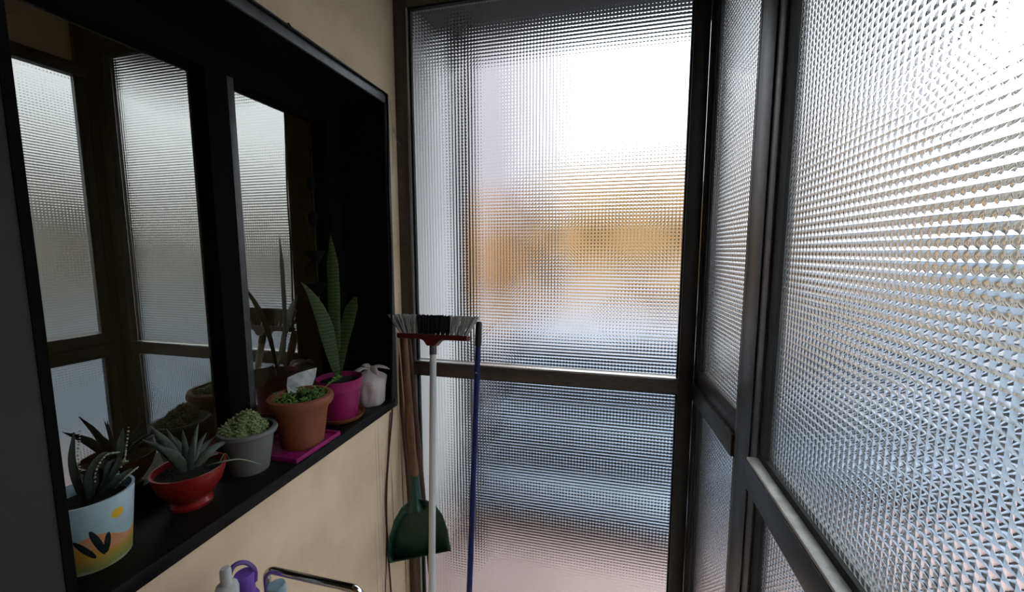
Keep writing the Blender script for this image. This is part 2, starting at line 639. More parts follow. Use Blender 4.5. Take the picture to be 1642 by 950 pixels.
# ================================================================== OUTSIDE
b = MB()
b.box(-14, 1.8, YB + .06, 40, -.3, 0.0)
tag(b.done('ground', 'pink_ground', smooth=False), 'pinkish paved ground outside the glass partition', 'ground', kind='structure')
b = MB()
b.box(1.8, 40, -20, 40, -.3, 0.0)
b.box(.42, 1.8, -20, YB + .06, -.3, 0.0)
tag(b.done('ground_side', 'roof_grey', smooth=False), 'blue grey ground beyond the large glass panel', 'ground', kind='structure')
# eave over the back glazing
b = MB()
b.box(-4.0, .75, YB + .06, 1.98, 2.471, 2.62)
tag(b.done('eave', 'soffit', smooth=False), 'dark roof eave over the outside of the glass partition', 'eave', kind='structure')
# staircase
st = thing('staircase', 'concrete steps coloured skylit on the treads and shaded on the risers, rising to the terrace beyond the glass partition', 'stairs', (-.2, 2.0, 0))
for k in range(4):
    y0 = 2.0 + .27 * k
    b = MB((-.2, 2.0, 0))
    b.box(-.77, 1.5, y0, 3.09, .2 * k, .2 * k + .165)
    s = b.done('step', 'concrete_shaded', st, False)
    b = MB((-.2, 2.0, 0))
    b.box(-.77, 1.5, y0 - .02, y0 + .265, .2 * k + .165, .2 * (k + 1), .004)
    b.done('tread', 'concrete_skylit', s)
b = MB()
b.box(-6, 1.8, 3.09, 9, 0.0, .8)
b.box(-6, -.86, 2.5, 3.09, 0.0, .8)
tag(b.done('terrace', 'terrace_floor', smooth=False), 'raised grey terrace at the head of the outside steps', 'terrace', kind='structure')
# house wing on the left beyond the glass
wg = thing('house_wing', 'lilac plastered house wing behind the terrace', 'house', (-3, 3.4, 0))
O = (-3, 3.4, 0)
pb = px(862, 300, 1, 5.2).x
part(wg, O, 'wall', 'lilac_wall', -6, pb, 5.2, 5.6, .8, 5.2, bevel=0)
b = MB()
b.box(-1.1, -.85, YB + .06, 2.30, 0, 2.47)
tag(b.done('wall_outer', 'grey_wall', smooth=False), 'pale grey plaster wall running outwards from the glass partition', 'wall', kind='structure')
pp = px(744, 300, 1, 1.8)
O = (pp.x, 1.8, 0)
post = thing('porch_post', 'slim dark post carrying the eave outside the glass partition', 'post', O)
part(post, O, 'shaft', 'pipe_dark', pp.x - .025, pp.x + .025, 1.775, 1.825, .012, 2.47)
part(post, O, 'foot_plate', 'pipe_dark', pp.x - .05, pp.x + .05, 1.75, 1.85, 0, .012)
b = MB()
b.box(px(765, 300, 1, 4.9).x, px(830, 300, 1, 4.9).x, 4.6, 5.19, .8, 1.95)
tag(b.done('garden_shed', 'tan_wall', smooth=False), 'tan lean-to block against the lilac wall outside', 'shed')
b = MB()
b.box(px(830, 300, 1, 5.15).x, px(860, 300, 1, 5.15).x, 5.1, 5.195, .8, 2.0)
tag(b.done('door_1', 'dark_brown', smooth=False), 'dark brown door beside the tan lean-to outside', 'door', kind='structure')


def house(name, label, wallm, x0, x1, y0, y1, h, roofm='roof_grey', win_side='front'):
    t = thing(name, label, 'house', ((x0 + x1) / 2, (y0 + y1) / 2, 0))
    O = ((x0 + x1) / 2, (y0 + y1) / 2, 0)
    part(t, O, 'wall', wallm, x0, x1, y0, y1, 0, h, bevel=0)
    part(t, O, 'roof', roofm, x0 - .2, x1 + .2, y0 - .2, y1 + .2, h, h + .18, bevel=0)
    if win_side == 'front':
        n = max(1, int((x1 - x0) / 2.2))
        for i in range(n):
            c = x0 + (x1 - x0) * (i + .5) / n
            part(t, O, 'window', 'dark_brown', c - .4, c + .4, y0 - .04, y0, h * .45, h * .75, bevel=0)
    else:
        n = max(1, int((y1 - y0) / 2.2))
        for i in range(n):
            c = y0 + (y1 - y0) * (i + .5) / n
            part(t, O, 'window', 'dark_brown', x0 - .04, x0, c - .4, c + .4, h * .45, h * .75, bevel=0)
    return t


house('brick_house', 'ochre brick house far behind the terrace, left of the tall cream one', 'yellow_wall', -3.0, 4.5, 13, 18, 3.3)
house('tall_house', 'tall pale cream house far to the right of the ochre one', 'cream_wall', 6, 13, 12, 18, 3.0)
house('cream_house', 'low cream flat-roofed house across from the large glass panel', 'cream_wall', 9, 14, 1, 9, 3.1, win_side='side')
b = MB()
b.box(3.0, 3.2, -6, 1.9, 0, .75)
tag(b.done('garden_wall', 'roof_grey', smooth=False), 'low grey garden wall outside the large glass panel', 'wall')

b = MB()
b.box(.42, 1.0, -3, 1.39, 0, .02)  # added dark strip for shade by the wall, borrowing the soil colour
tag(b.done('shade_strip', 'soil', smooth=False), 'dark ground strip standing in for shade just outside the large glass panel', 'shade strip')
b = MB()
b.box(1.0, 3.0, -6, 1.39, 0, .03)
tag(b.done('concrete_path', 'parapet_pale', smooth=False), 'blue grey concrete path outside the large glass panel', 'path')
b = MB()
b.box(.1, 1.9, 4.1, 4.2, .8, .9, .004)
tag(b.done('kerb', 'dark_brown', smooth=False), 'low dark kerb across the terrace behind the steps', 'kerb')

# ================================================================== POTS ON THE SILL
mat('grey_plastic', (0.17, 0.172, 0.165), 0.55, var=0.15, scale=20)
mat('terracotta', (0.30, 0.088, 0.042), 0.65, var=0.25, scale=18)
mat('magenta', (0.36, 0.018, 0.13), 0.4)
mat('red_glaze', (0.26, 0.013, 0.015), 0.3)
mat('tray_magenta', (0.27, 0.010, 0.11), 0.45)
mat('bag_plastic', (0.62, 0.55, 0.54), 0.45, var=0.12, scale=14, bump=0.35, bscale=35)
mat('agave', (0.075, 0.092, 0.072), 0.5, var=0.35, scale=90)
mat('cactus_dark', (0.012, 0.018, 0.010), 0.6)
mat('cactus_rimlit', (0.34, 0.36, 0.28), 0.7)
mat('cactus_green', (0.17, 0.22, 0.09), 0.6)
mat('spine', (0.72, 0.70, 0.50), 0.6)
mat('leaf_green', (0.17, 0.36, 0.06), 0.5, var=0.45, scale=60)
mat('clear_sheet', (0.55, 0.56, 0.56), 0.35, var=0.45, scale=30)
mat('stolon', (0.22, 0.27, 0.17), 0.5)


def banded():
    mt = mat('snake_leaf', (0.06, 0.10, 0.03), 0.45)
    nt = mt.node_tree
    bs = nt.nodes['Principled BSDF']
    t = nt.nodes.new('ShaderNodeTexCoord')
    w = nt.nodes.new('ShaderNodeTexWave')
    w.wave_type = 'BANDS'
    w.bands_direction = 'Z'
    w.inputs['Scale'].default_value = 28
    w.inputs['Distortion'].default_value = 5
    w.inputs['Detail'].default_value = 3
    nt.links.new(t.outputs['Object'], w.inputs[0])
    r = nt.nodes.new('ShaderNodeValToRGB')
    r.color_ramp.elements[0].color = (0.016, 0.032, 0.010, 1)
    r.color_ramp.elements[1].color = (0.060, 0.092, 0.026, 1)
    nt.links.new(w.outputs['Fac'], r.inputs[0])
    nt.links.new(r.outputs[0], bs.inputs['Base Color'])


banded()


def painted_pot():
    """sky-blue pot hand painted with hills, a sun and cacti; painted round the pot with angle and height"""
    mt = mat('painted_pot', (0.5, 0.6, 0.62), 0.45)
    nt = mt.node_tree
    bs = nt.nodes['Principled BSDF']
    L = nt.links.new
    t = nt.nodes.new('ShaderNodeTexCoord')
    sp = nt.nodes.new('ShaderNodeSeparateXYZ')
    L(t.outputs['Object'], sp.inputs[0])

    def mth(op, a, b_=None, c=None):
        n = nt.nodes.new('ShaderNodeMath')
        n.operation = op
        for i, q in enumerate((a, b_, c)):
            if q is None:
                continue
            if isinstance(q, (int, float)):
                n.inputs[i].default_value = q
            else:
                L(q, n.inputs[i])
        return n.outputs[0]

    ang_ = mth('ARCTAN2', sp.outputs['Y'], sp.outputs['X'])     # around the pot
    z = sp.outputs['Z']
    s_ = mth('MULTIPLY', ang_, 0.05)                            # metres along the wall of the pot
    nz = nt.nodes.new('ShaderNodeTexNoise')
    nz.inputs['Scale'].default_value = 28
    L(t.outputs['Object'], nz.inputs['Vector'])
    wob = mth('MULTIPLY', mth('SUBTRACT', nz.outputs['Fac'], .5), .02)

    def mix(f, a, b_):
        n = nt.nodes.new('ShaderNodeMix')
        n.data_type = 'RGBA'
        L(f, n.inputs['Factor'])
        for k, q in (('A', a), ('B', b_)):
            if isinstance(q, tuple):
                n.inputs[k].default_value = (*q, 1)
            else:
                L(q, n.inputs[k])
        return n.outputs['Result']

    def below(v):
        return mth('LESS_THAN', z, v)

    def soft(v, w_):
        n = nt.nodes.new('ShaderNodeMapRange')
        L(mth('ADD', z, wob), n.inputs[0])
        n.inputs[1].default_value = v + w_
        n.inputs[2].default_value = v - w_
        return n.outputs[0]

    c = mix(soft(.085, .03), (0.48, 0.62, 0.70), (0.40, 0.56, 0.60))
    hill1 = mth('LESS_THAN', mth('ADD', z, mth('MULTIPLY', mth('SINE', mth('MULTIPLY', ang_, 3.1)), .012)), .056)
    c = mix(hill1, c, (0.72, 0.34, 0.16))
    hill2 = mth('LESS_THAN', mth('ADD', z, mth('MULTIPLY', mth('SINE', mth('ADD', mth('MULTIPLY', ang_, 2.3), 1.2)), .012)), .042)
    c = mix(hill2, c, (0.62, 0.36, 0.05))
    c = mix(soft(.022, .008), c, (0.34, 0.36, 0.10))
    c = mix(soft(.006, .004), c, (0.55, 0.60, 0.45))

    def disc(a0, z0, r_, col, cc, sa=1.0, sz=1.0, tilt=0.0):
        da = mth('SUBTRACT', s_, a0 * .05)
        dz = mth('SUBTRACT', z, z0)
        if tilt:
            da = mth('SUBTRACT', da, mth('MULTIPLY', dz, tilt))
        q = mth('ADD', mth('POWER', mth('DIVIDE', da, sa), 2), mth('POWER', mth('DIVIDE', dz, sz), 2))
        return mix(mth('LESS_THAN', q, r_ * r_), cc, col)

    c = disc(.10, .090, .0085, (0.80, 0.48, 0.03), c)
    dk = (0.012, 0.022, 0.026)
    a0 = -.30
    for (da, zz, rr, sz, tl) in ((-.12, .052, .0048, 5.2, -.28), (-.42, .046, .0050, 3.9, -.55), (.10, .046, .0042, 4.2, .10)):
        c = disc(a0 + da, zz, rr, dk, c, 1.0, sz, tl)
    c = disc(-1.25, .075, .006, dk, c, 1.0, 2.2, -.6)
    L(c, bs.inputs['Base Color'])


painted_pot()


def shell(prof_out, t=.004, inner_to=.02):
    """closed pot profile: outer profile bottom to top, then back down inside"""
    pr = [(0, 0)] + list(prof_out)
    rt, zt = prof_out[-1]
    pr.append((rt - t, zt))
    zl = zt - inner_to
    r_at = None
    for (r0, z0), (r1, z1) in zip(prof_out, prof_out[1:]):
        if z0 <= zl <= z1 and z1 > z0:
            r_at = r0 + (r1 - r0) * (zl - z0) / (z1 - z0)
    r_at = (r_at or rt) - t
    pr.append((min(r_at, rt - t), zl))
    pr.append((0, zl - .001))
    return pr, min(r_at, rt - t), zl


def potted(name, label, cx_, cy_, z, prof, m, group='potted plants on the window sill', t=.004, soil=.02):
    th = thing(name, label, 'potted plant', (cx_, cy_, z), group)
    pr, rs, zs = shell(prof, t, soil)
    MB().lathe(pr, 56).done('pot', m, th)
    bb = MB()
    bb.lathe([(0, zs + .006), (rs * .5, zs + .006), (rs * .97, zs + .001), (rs * .97, zs - .002)], 28, wob=lambda a, k: 1 + .0 * a)
    bb.done('soil', 'soil', th)
    return th, Vector((cx_, cy_, z)), zs


def blade(th, O, name, pts, widths, m, nrm, squash=.16, n=14, segs=8):
    bb = MB(O)
    c = bez(pts, n)
    k = len(c)
    ws = np.interp(np.linspace(0, 1, k), np.linspace(0, 1, len(widths)), widths)
    bb.tube(c, [max(.0004, w / 2) for w in ws], segs, squash=squash, flat=nrm)
    return bb.done(name, m, th)


# 1 painted pot with dark cactus
th, O, zs = potted('potted_cactus', 'hand painted sky blue pot with sun and hills, holding a dark branching cactus', -.85, .458, SILL,
                   [(.044, 0), (.0465, .003), (.0575, .118), (.058, .121)], 'painted_pot')
def pth(*q, X=-.85):
    return [px(a, b_, 0, X) for a, b_ in q]
for q, X, w in ((((186, 790), (188, 745), (193, 722), (197, 688)), -.845, [.012, .016, .011, .022, .004]),
                (((150, 800), (143, 762), (160, 733), (182, 728)), -.84, [.014, .02, .016, .012, .004]),
                (((165, 800), (190, 770), (212, 752)), -.825, [.014, .024, .018, .004]),
                (((120, 800), (116, 745), (118, 694)), -.86, [.012, .016, .012, .004]),
                (((175, 800), (172, 770), (176, 745), (196, 742)), -.85, [.014, .02, .02, .016, .004]),
                (((140, 800), (160, 775), (158, 750)), -.86, [.014, .026, .022, .006])):
    c = pth(*q, X=X)
    c[0].z = O.z + zs + .004
    c[0].x, c[0].y = O.x + (c[0].x - O.x) * .4, O.y + (c[0].y - O.y) * .4
    st_ = blade(th, O, 'stem', c, w, 'cactus_dark', (1, .4, 0), squash=.45, n=18)
    # pale dots added as rim light along the stem edge
    bb = MB(O)
    cc = bez(c, 18)[4:]
    for i, p in enumerate(cc):
        bb.ball(p + Vector((.004, .006, .0)) * 1.0, .0016 + .0006 * (i % 2), 1)
    bb.done('rim_light', 'cactus_rimlit', st_)['kind'] = 'stuff'

# 2 red bowl with agave-like rosette
th, O, zs = potted('potted_agave', 'low red glazed bowl on a foot ring holding a spiky grey green rosette', -.845, .62, SILL,
                   [(.036, 0), (.037, .006), (.030, .012), (.040, .022), (.055, .045), (.062, .066), (.0645, .080)], 'red_glaze', t=.004, soil=.012)
base = Vector((O.x, O.y, O.z + zs + .004))
for (a, b_), X, w in (((240, 683), -.85, .017), ((267, 688), -.86, .012), ((293, 690), -.84, .013), ((318, 680), -.87, .012), ((331, 695), -.86, .012),
                      ((370, 705), -.84, .020), ((252, 716), -.82, .020), ((345, 700), -.88, .013), ((228, 705), -.88, .016), ((280, 700), -.89, .014),
                      ((310, 705), -.80, .013), ((350, 728), -.82, .014)):
    tip = px(a, b_, 0, X)
    d0 = (tip - base)
    root = base + Vector((d0.x, d0.y, 0)).normalized() * .006
    mid = root.lerp(tip, .5) + Vector((0, 0, .010))
    blade(th, O, 'leaf', [root, mid, tip], [w * .8, w, w * .85, w * .5, .001], 'agave', (.8, -.5, .6), squash=.3)
blade(th, O, 'runner', [base + Vector((.02, .02, .0)), px(352, 742, 0, -.79), px(385, 737, 0, -.772), px(420, 746, 0, -.765)], [.004, .005, .004, .002], 'stolon', (0, 0, 1), squash=.7)
blade(th, O, 'runner', [px(352, 742, 0, -.805), px(360, 728, 0, -.80), px(368, 736, 0, -.80)], [.002, .003, .001], 'stolon', (0, 0, 1), squash=.7)

# 3 grey pot with woolly cactus cluster
th, O, zs = potted('potted_cactus', 'grey plastic pot with rolled rim holding a clump of woolly pale spined cactus', -.842, .760, SILL,
                   [(.040, 0), (.041, .004), (.050, .055), (.0545, .088), (.061, .090), (.0635, .096), (.0615, .103)], 'grey_plastic', t=.008, soil=.016)


def fib(n):
    for i in range(n):
        z = 1 - 2 * (i + .5) / n
        a = i * 2.39996
        r = math.sqrt(1 - z * z)
        yield Vector((r * math.cos(a), r * math.sin(a), z))


for (dx, dy, dz, r) in ((-.030, -.030, .016, .015), (-.012, -.038, .010, .014), (.012, -.032, .008, .015), (.0, -.012, .024, .018), (-.006, .006, .040, .015), (.016, -.002, .022, .017),
                        (.024, .014, .018, .014), (-.010, .022, .030, .013), (-.022, .004, .030, .016), (.030, -.010, .008, .013), (-.030, -.012, .024, .014), (.010, .010, .036, .012)):
    c = Vector((dx, dy, zs + dz))
    bb = MB()
    bb.ball(c, r, 2, (1, 1, 1.1))
    bumps = [v for v in fib(46) if v.z > -.6]
    for v in bumps:
        bb.ball(c + Vector((v.x, v.y, v.z * 1.1)) * r * .98, r * .2, 1)
    h = bb.done('cactus_head', 'cactus_green', th)
    bb = MB()
    for v in bumps:
        p0 = c + Vector((v.x, v.y, v.z * 1.1)) * r * 1.1
        for k in range(6):
            w = (v + Vector((random.uniform(-.9, .9), random.uniform(-.9, .9), random.uniform(-.9, .9)))).normalized()
            tip = p0 + w * .0040
            sd = w.orthogonal().normalized() * .00042
            sd2 = w.cross(sd).normalized() * .00042
            bb.poly([p0 + sd, p0 - sd, tip])
            bb.poly([p0 + sd2, p0 - sd2, tip])
    bb.done('spines', 'spine', h, False)['kind'] = 'stuff'

# magenta tray and 4 terracotta pot with succulents
T0 = Vector((-.83, .888, SILL))
tr = MB(T0)
tr.box(T0.x - .078, T0.x + .078, T0.y - .08, T0.y + .08, SILL, SILL + .004, .001)
for (x0, x1, y0, y1) in ((-.082, -.077, -.084, .084), (.077, .082, -.084, .084), (-.077, .077, -.084, -.079), (-.077, .077, .079, .084)):
    tr.box(T0.x + x0, T0.x + x1, T0.y + y0, T0.y + y1, SILL, SILL + .012, .001)
tag(tr.done('plant_tray', 'tray_magenta', loc=T0), 'square magenta plastic tray under the terracotta pot', 'tray')
th, O, zs = potted('potted_succulent', 'terracotta pot with thick rolled rim full of small bright green succulents', -.812, .900, SILL + .004,
                   [(.052, 0), (.053, .004), (.066, .092), (.071, .108), (.078, .110), (.0815, .116), (.083, .124), (.080, .134), (.076, .136)], 'terracotta', t=.008, soil=.018)
bb = MB()
for k in range(46):
    a = random.uniform(0, 6.283)
    r = .062 * math.sqrt(random.random())
    x, y = r * math.cos(a) + .004, r * math.sin(a) - .008
    hgt = random.uniform(.006, .026)
    x = max(-.06, min(.06, x)); 
    c = Vector((x, y, zs + .006))
    top = c + Vector((random.uniform(-.006, .006), random.uniform(-.006, .006), hgt))
    bb.tube([c, top], .0008, 5)
    for j in range(6):
        f = (j + 1) / 6
        an = j * 2.4 + k
        pc = c.lerp(top, f) + Vector((math.cos(an), math.sin(an), .25)) * .0042
        q = bmesh.ops.create_icosphere(bb.bm, subdivisions=1, radius=1)
        mrot = Matrix.Rotation(an, 3, 'Z')
        for v in q['verts']:
            v.co = pc + mrot @ Vector((v.co.x * .0048, v.co.y * .0030, v.co.z * .0013 + v.co.x * .0016))
bb.done('succulent_leaves', 'leaf_green', th)['kind'] = 'stuff'
# trailing sprig towards the magenta pot
sp0 = Vector((.02, .055, zs + .006))
sp_pts = [O + sp0, px(527, 616, 0, -.80), px(540, 607, 0, -.80), px(545, 603, 0, -.80)]
sprig = blade(th, O, 'sprig', sp_pts, [.0025, .002, .0015], 'leaf_green', (1, 0, 0), squash=.9)
bb = MB(O)
for k in range(26):
    f = .35 + .65 * (k / 25)
    cur = bez(sp_pts, 30)
    p = cur[int(f * (len(cur) - 1))]
    an = k * 2.4
    bb.ball(p + Vector((math.cos(an) * .005, math.sin(an) * .006, math.cos(an * 1.7) * .005 + .002)), .0042, 1, (1, 1, .5))
bb.done('sprig_leaves', 'leaf_green', sprig)['kind'] = 'stuff'
# crumpled clear plastic label
pl = [px(461, 606, 0, -.872), px(476, 599, 0, -.868), px(492, 594, 0, -.876), px(508, 590, 0, -.868)]
lo = [px(462, 632, 0, -.866), px(476, 630, 0, -.862), px(490, 628, 0, -.868), px(500, 620, 0, -.862)]
mdl = [a.lerp(b_, .5) + Vector((.004 * ((i % 2) * 2 - 1), 0, 0)) for i, (a, b_) in enumerate(zip(pl, lo))]
Lb = lo[1].copy()
bb = MB(Lb)
for A_, B_ in ((pl, mdl), (mdl, lo)):
    for i in range(3):
        bb.poly([A_[i], A_[i + 1], B_[i + 1], B_[i]])
bmesh.ops.remove_doubles(bb.bm, verts=bb.bm.verts[:], dist=.0005)
tag(bb.done('plastic_label', 'clear_sheet', loc=Lb, smooth=False, solid=.0008), 'crumpled whitish plastic sheet stuck in the terracotta pot', 'plastic sheet')

# 5 magenta pot with snake plant on a terracotta saucer
S0 = Vector((-.824, 1.078, SILL))
MBs = MB().lathe([(0, 0), (.058, 0), (.066, .006), (.073, .018), (.070, .018), (.063, .008), (0, .006)], 48)
tag(MBs.done('plant_saucer', 'terracotta', loc=S0), 'round terracotta saucer under the magenta pot', 'saucer')
th, O, zs = potted('potted_snake_plant', 'magenta plastic pot holding a snake plant with three banded upright leaves', S0.x, S0.y, SILL + .006,
                   [(.049, 0), (.050, .003), (.063, .092), (.065, .094), (.068, .124), (.069, .127)], 'magenta', t=.0025, soil=.016)
g = O.z + zs + .003
def leafpath(q, X):
    c = [px(a, b_, 0, X) for a, b_ in q]
    c[0] = Vector((O.x + (c[0].x - O.x) * .6, O.y + max(-.03, min(.03, c[0].y - O.y)), g))
    return c
blade(th, O, 'leaf', leafpath(((541, 605), (531, 560), (519, 515), (500, 475), (482, 452)), -.835), [.016, .036, .046, .036, .016, .001], 'snake_leaf', (.9, -.5, 0), .14, 26)
blade(th, O, 'leaf', leafpath(((541, 605), (552, 545), (562, 500), (570, 477)), -.83), [.012, .028, .042, .040, .012], 'snake_leaf', (.3, -1, 0), .14, 26)
blade(th, O, 'leaf', leafpath(((539, 605), (537, 520), (534, 440), (530, 374)), -.85), [.012, .028, .038, .034, .001], 'snake_leaf', (.5, -1, 0), .14, 26)

# 6 pot wrapped in a tied plastic bag
B0 = Vector((-.806, 1.213, SILL))
bgt = thing('bagged_pot', 'plant pot wrapped in a white plastic bag knotted on top', 'wrapped pot', B0)
ph = [random.uniform(0, 6.28) for _ in range(8)]
def bwob(a, k):
    return 1 + .035 * math.sin(3 * a + ph[0] + k * .5) + .03 * math.sin(7 * a + ph[1] + k * .9) + .018 * math.sin(13 * a + ph[2] - k)
MB().lathe([(0, 0), (.042, .0), (.047, .006), (.0505, .03), (.055, .06), (.058, .082), (.056, .093), (.045, .102), (.028, .110), (.014, .118), (.010, .124), (0, .126)], 60, wob=bwob).done('bag', 'bag_plastic', bgt)
def ear(pts, ws, fl):
    blade(bgt, B0, 'knot_ear', [B0 + Vector(p) for p in pts], ws, 'bag_plastic', fl, squash=.35, n=20, segs=10)
ear([(0, 0, .118), (.018, .018, .128), (.036, .034, .122), (.052, .046, .112)], [.012, .026, .030, .024, .004], (0, 0, 1))
ear([(0, 0, .118), (-.010, -.024, .130), (-.02, -.05, .122), (-.028, -.068, .108)], [.012, .022, .026, .020, .004], (0, 0, 1))
ear([(0, 0, .118), (.02, -.008, .126), (.036, -.008, .108), (.046, -.004, .082)], [.010, .024, .024, .014, .004], (1, 0, .4))
ear([(0, 0, .118), (-.02, .012, .132), (-.042, .016, .124)], [.010, .024, .024, .006], (0, 0, 1))
MB().ball((0, 0, .124), .012, 2, (1.2, 1, .7), .2).done('knot', 'bag_plastic', bgt)

# ================================================================== BROOM, MOP, DUSTPAN, STICKS
mat('white_pole', (0.62, 0.62, 0.63), 0.35)
mat('red_plastic', (0.11, 0.008, 0.011), 0.4)
mat('ferrule', (0.10, 0.10, 0.105), 0.45)
mat('bristle_grey', (0.50, 0.49, 0.47), 0.8, var=.4, scale=200)
mat('bristle_dark', (0.006, 0.009, 0.016), 0.8)
mat('blue_pole', (0.006, 0.013, 0.11), 0.35)
mat('black_cap', (0.010, 0.010, 0.011), 0.5)
mat('wood', (0.20, 0.095, 0.045), 0.55, var=0.45, scale=14, stretch=(8, 8, 1))
mat('red_wood', (0.105, 0.045, 0.030), 0.55, var=0.4, scale=14, stretch=(8, 8, 1))
mat('dustpan_green', (0.012, 0.060, 0.042), 0.4)
mat('wire_black', (0.006, 0.0055, 0.005), 0.8, spec=0.15)
mat('cord_brown', (0.075, 0.045, 0.026), 0.7)
mat('thread', (0.25, 0.24, 0.22), 0.6)


def extend(top, low, z):
    t = (z - top.z) / (low.z - top.z)
    return top + (low - top) * t


Tp = px(694.5, 568, 1, 1.262)
Lw = px(692.5, 950, 1, 1.105)
Ft = extend(Tp, Lw, .0)
ax = (Tp - Ft).normalized()
br = thing('broom', 'broom standing upside down with red head, pale flared bristles and white pole', 'broom', Ft)
MB(Ft).tube([Ft, Tp], .0112, 16).done('pole', 'white_pole', br)
MB(Ft).tube([Tp - ax * .002, Tp + ax * .032], .0125, 16).done('ferrule', 'ferrule', br)
hb = Tp + ax * .055
sd = Vector((1, 0.03, 0)).normalized()
nr = sd.cross(ax).normalized()
ax2 = nr.cross(sd) * -1 if (nr.cross(sd)).dot(ax) < 0 else nr.cross(sd)
# head: bar with a curved neck, cross-section outline extruded
Wd = .128
prof = [(-Wd, .012), (-Wd, -.002), (-Wd + .006, -.006), (-.040, -.006), (-.028, -.010), (-.020, -.020), (-.014, -.027), (.014, -.027), (.020, -.020), (.028, -.010), (.040, -.006), (Wd - .006, -.006), (Wd, -.002), (Wd, .012)]
bb = MB(Ft)
f1 = [hb + sd * a + ax2 * c + nr * .019 for a, c in prof]
f2 = [hb + sd * a + ax2 * c - nr * .019 for a, c in prof]
bb.poly(f1)
bb.poly(f2[::-1])
for i in range(len(prof)):
    j = (i + 1) % len(prof)
    bb.poly([f1[i], f2[i], f2[j], f1[j]])
bmesh.ops.remove_doubles(bb.bm, verts=bb.bm.verts[:], dist=.00001)
bmesh.ops.bevel(bb.bm, geom=bb.bm.edges[:], offset=.0015, segments=1, affect='EDGES')
bb.done('head', 'red_plastic', br)
nt_ = 15
for i in range(nt_):
    f = (i / (nt_ - 1)) * 2 - 1
    for row in (-1, 1):
        p0 = hb + sd * f * (Wd - .012) + ax2 * .012 + nr * row * .008
        out = abs(f) ** 2.2
        dirv = (ax2 + sd * f * out * (.68 if f < 0 else .50) + nr * row * .10).normalized()
        ln = .066 / max(.85, dirv.dot(ax2))
        dark = abs(f) < .56
        bb = MB(Ft)
        nb = 16
        for k in range(nb):
            o1 = sd * random.uniform(-.0055, .0055) + nr * random.uniform(-.006, .006)
            spread = o1 * 1.1 + sd * random.uniform(-.002, .002)
            e_ = p0 + o1 * .4 + dirv * (ln * random.uniform(.93, 1.02)) + spread
            bb.tube([p0 + o1 * .5, e_], [.0016, .0019], 5)
        bb.done('bristle_tuft', 'bristle_dark' if dark else 'bristle_grey', br)

# blue pole
Tp = px(768, 516, 1, 1.328)
Lw = px(752.5, 950, 1, 1.20)
Ft = extend(Tp, Lw, .0)
bp_ = thing('mop_pole', 'dark blue metal pole with black grip leaning on the patterned glass', 'pole', Ft)
ax = (Tp - Ft).normalized()
gr = Tp - ax * .075
MB(Ft).tube([Ft, gr], .0098, 16).done('pole', 'blue_pole', bp_)
MB(Ft).tube([gr - ax * .01, gr + ax * .005, Tp - ax * .008, Tp], [.0108, .0118, .0112, .008], 16).done('grip', 'black_cap', bp_)
hole = gr - ax * .10
MB(Ft).tube([hole + Vector((0, -.0096, 0)), hole + Vector((0, -.0106, 0)) ], .003, 10).done('button', 'white_pole', bp_)

# dustpan
Hs = px(664, 764, 1, 1.205)
Ht = px(647, 540, 1, 1.295)
dp = thing('dustpan', 'green plastic dustpan with wooden handle hanging beside the broom', 'dustpan', Hs)
hax = (Ht - Hs).normalized()
MB(Hs).tube([Hs - hax * .02, Hs.lerp(Ht, .5), Ht], [.0130, .0135, .0135], 16).done('handle', 'wood', dp)
MB(Hs).tube([Hs + hax * .001, Hs - hax * .04, Hs - hax * .085, Hs - hax * .11], [.0165, .0175, .021, .030], 16).done('socket', 'dustpan_green', dp)
YD = 1.192
outer = [(626, 903), (622, 892), (625, 862), (633, 835), (645, 815), (657, 805), (668, 801), (682, 803), (698, 812), (709, 828), (717, 852), (722, 884)]
inner = [(632, 898), (629, 886), (633, 862), (640, 842), (651, 827), (660, 821), (669, 819), (681, 820), (694, 827), (703, 840), (710, 858), (716, 884)]
Fo = [px(a, c, 1, YD - .012) for a, c in outer]
Fi = [px(a, c, 1, YD + .03) for a, c in inner]
bb = MB(Hs)
for i in range(len(Fo) - 1):
    bb.poly([Fo[i], Fo[i + 1], Fi[i + 1], Fi[i]])
bb.poly(Fi)
bb.poly([Fo[0], Fi[0], Fi[-1], Fo[-1]])
bmesh.ops.remove_doubles(bb.bm, verts=bb.bm.verts[:], dist=.0001)
bb.done('pan', 'dustpan_green', dp, solid=.003)
bb = MB(Hs)
bb.tube(Fo, .0028, 8)
bb.done('rim', 'dustpan_green', dp)

# sticks
for (t0, l0, r, m_, lab, nm) in (((656, 548, 1.328), (693, 950, 1.298), .0085, 'red_wood', 'reddish brown wooden stick leaning in the corner behind the dustpan', 'wooden_stick'),
                                 ((636, 546, 1.32), (668, 950, 1.295), .0065, 'red_wood', 'thin dark brown stick in the corner against the plaster wall', 'wooden_stick')):
    a = px(t0[0], t0[1], 1, t0[2])
    c = px(l0[0], l0[1], 1, l0[2])
    ft = extend(a, c, 0.0)
    stk = thing(nm, lab, 'stick', ft)
    MB(ft).tube([ft, a.lerp(ft, .5), a], [r, r * 1.02, r * .97], 14).done('shaft', m_, stk)
    MB(ft).tube([a, a + (a - ft).normalized() * .012], [r * .99, r * .6], 14).done('tip', m_, stk)

# cables
def cable(name, pts, r, m_, lab, cat='cable', n=60):
    p0 = Vector(pts[-1])
    return tag(MB(p0).tube(bez(pts, n), r, 8).done(name, m_, loc=p0), lab, cat)


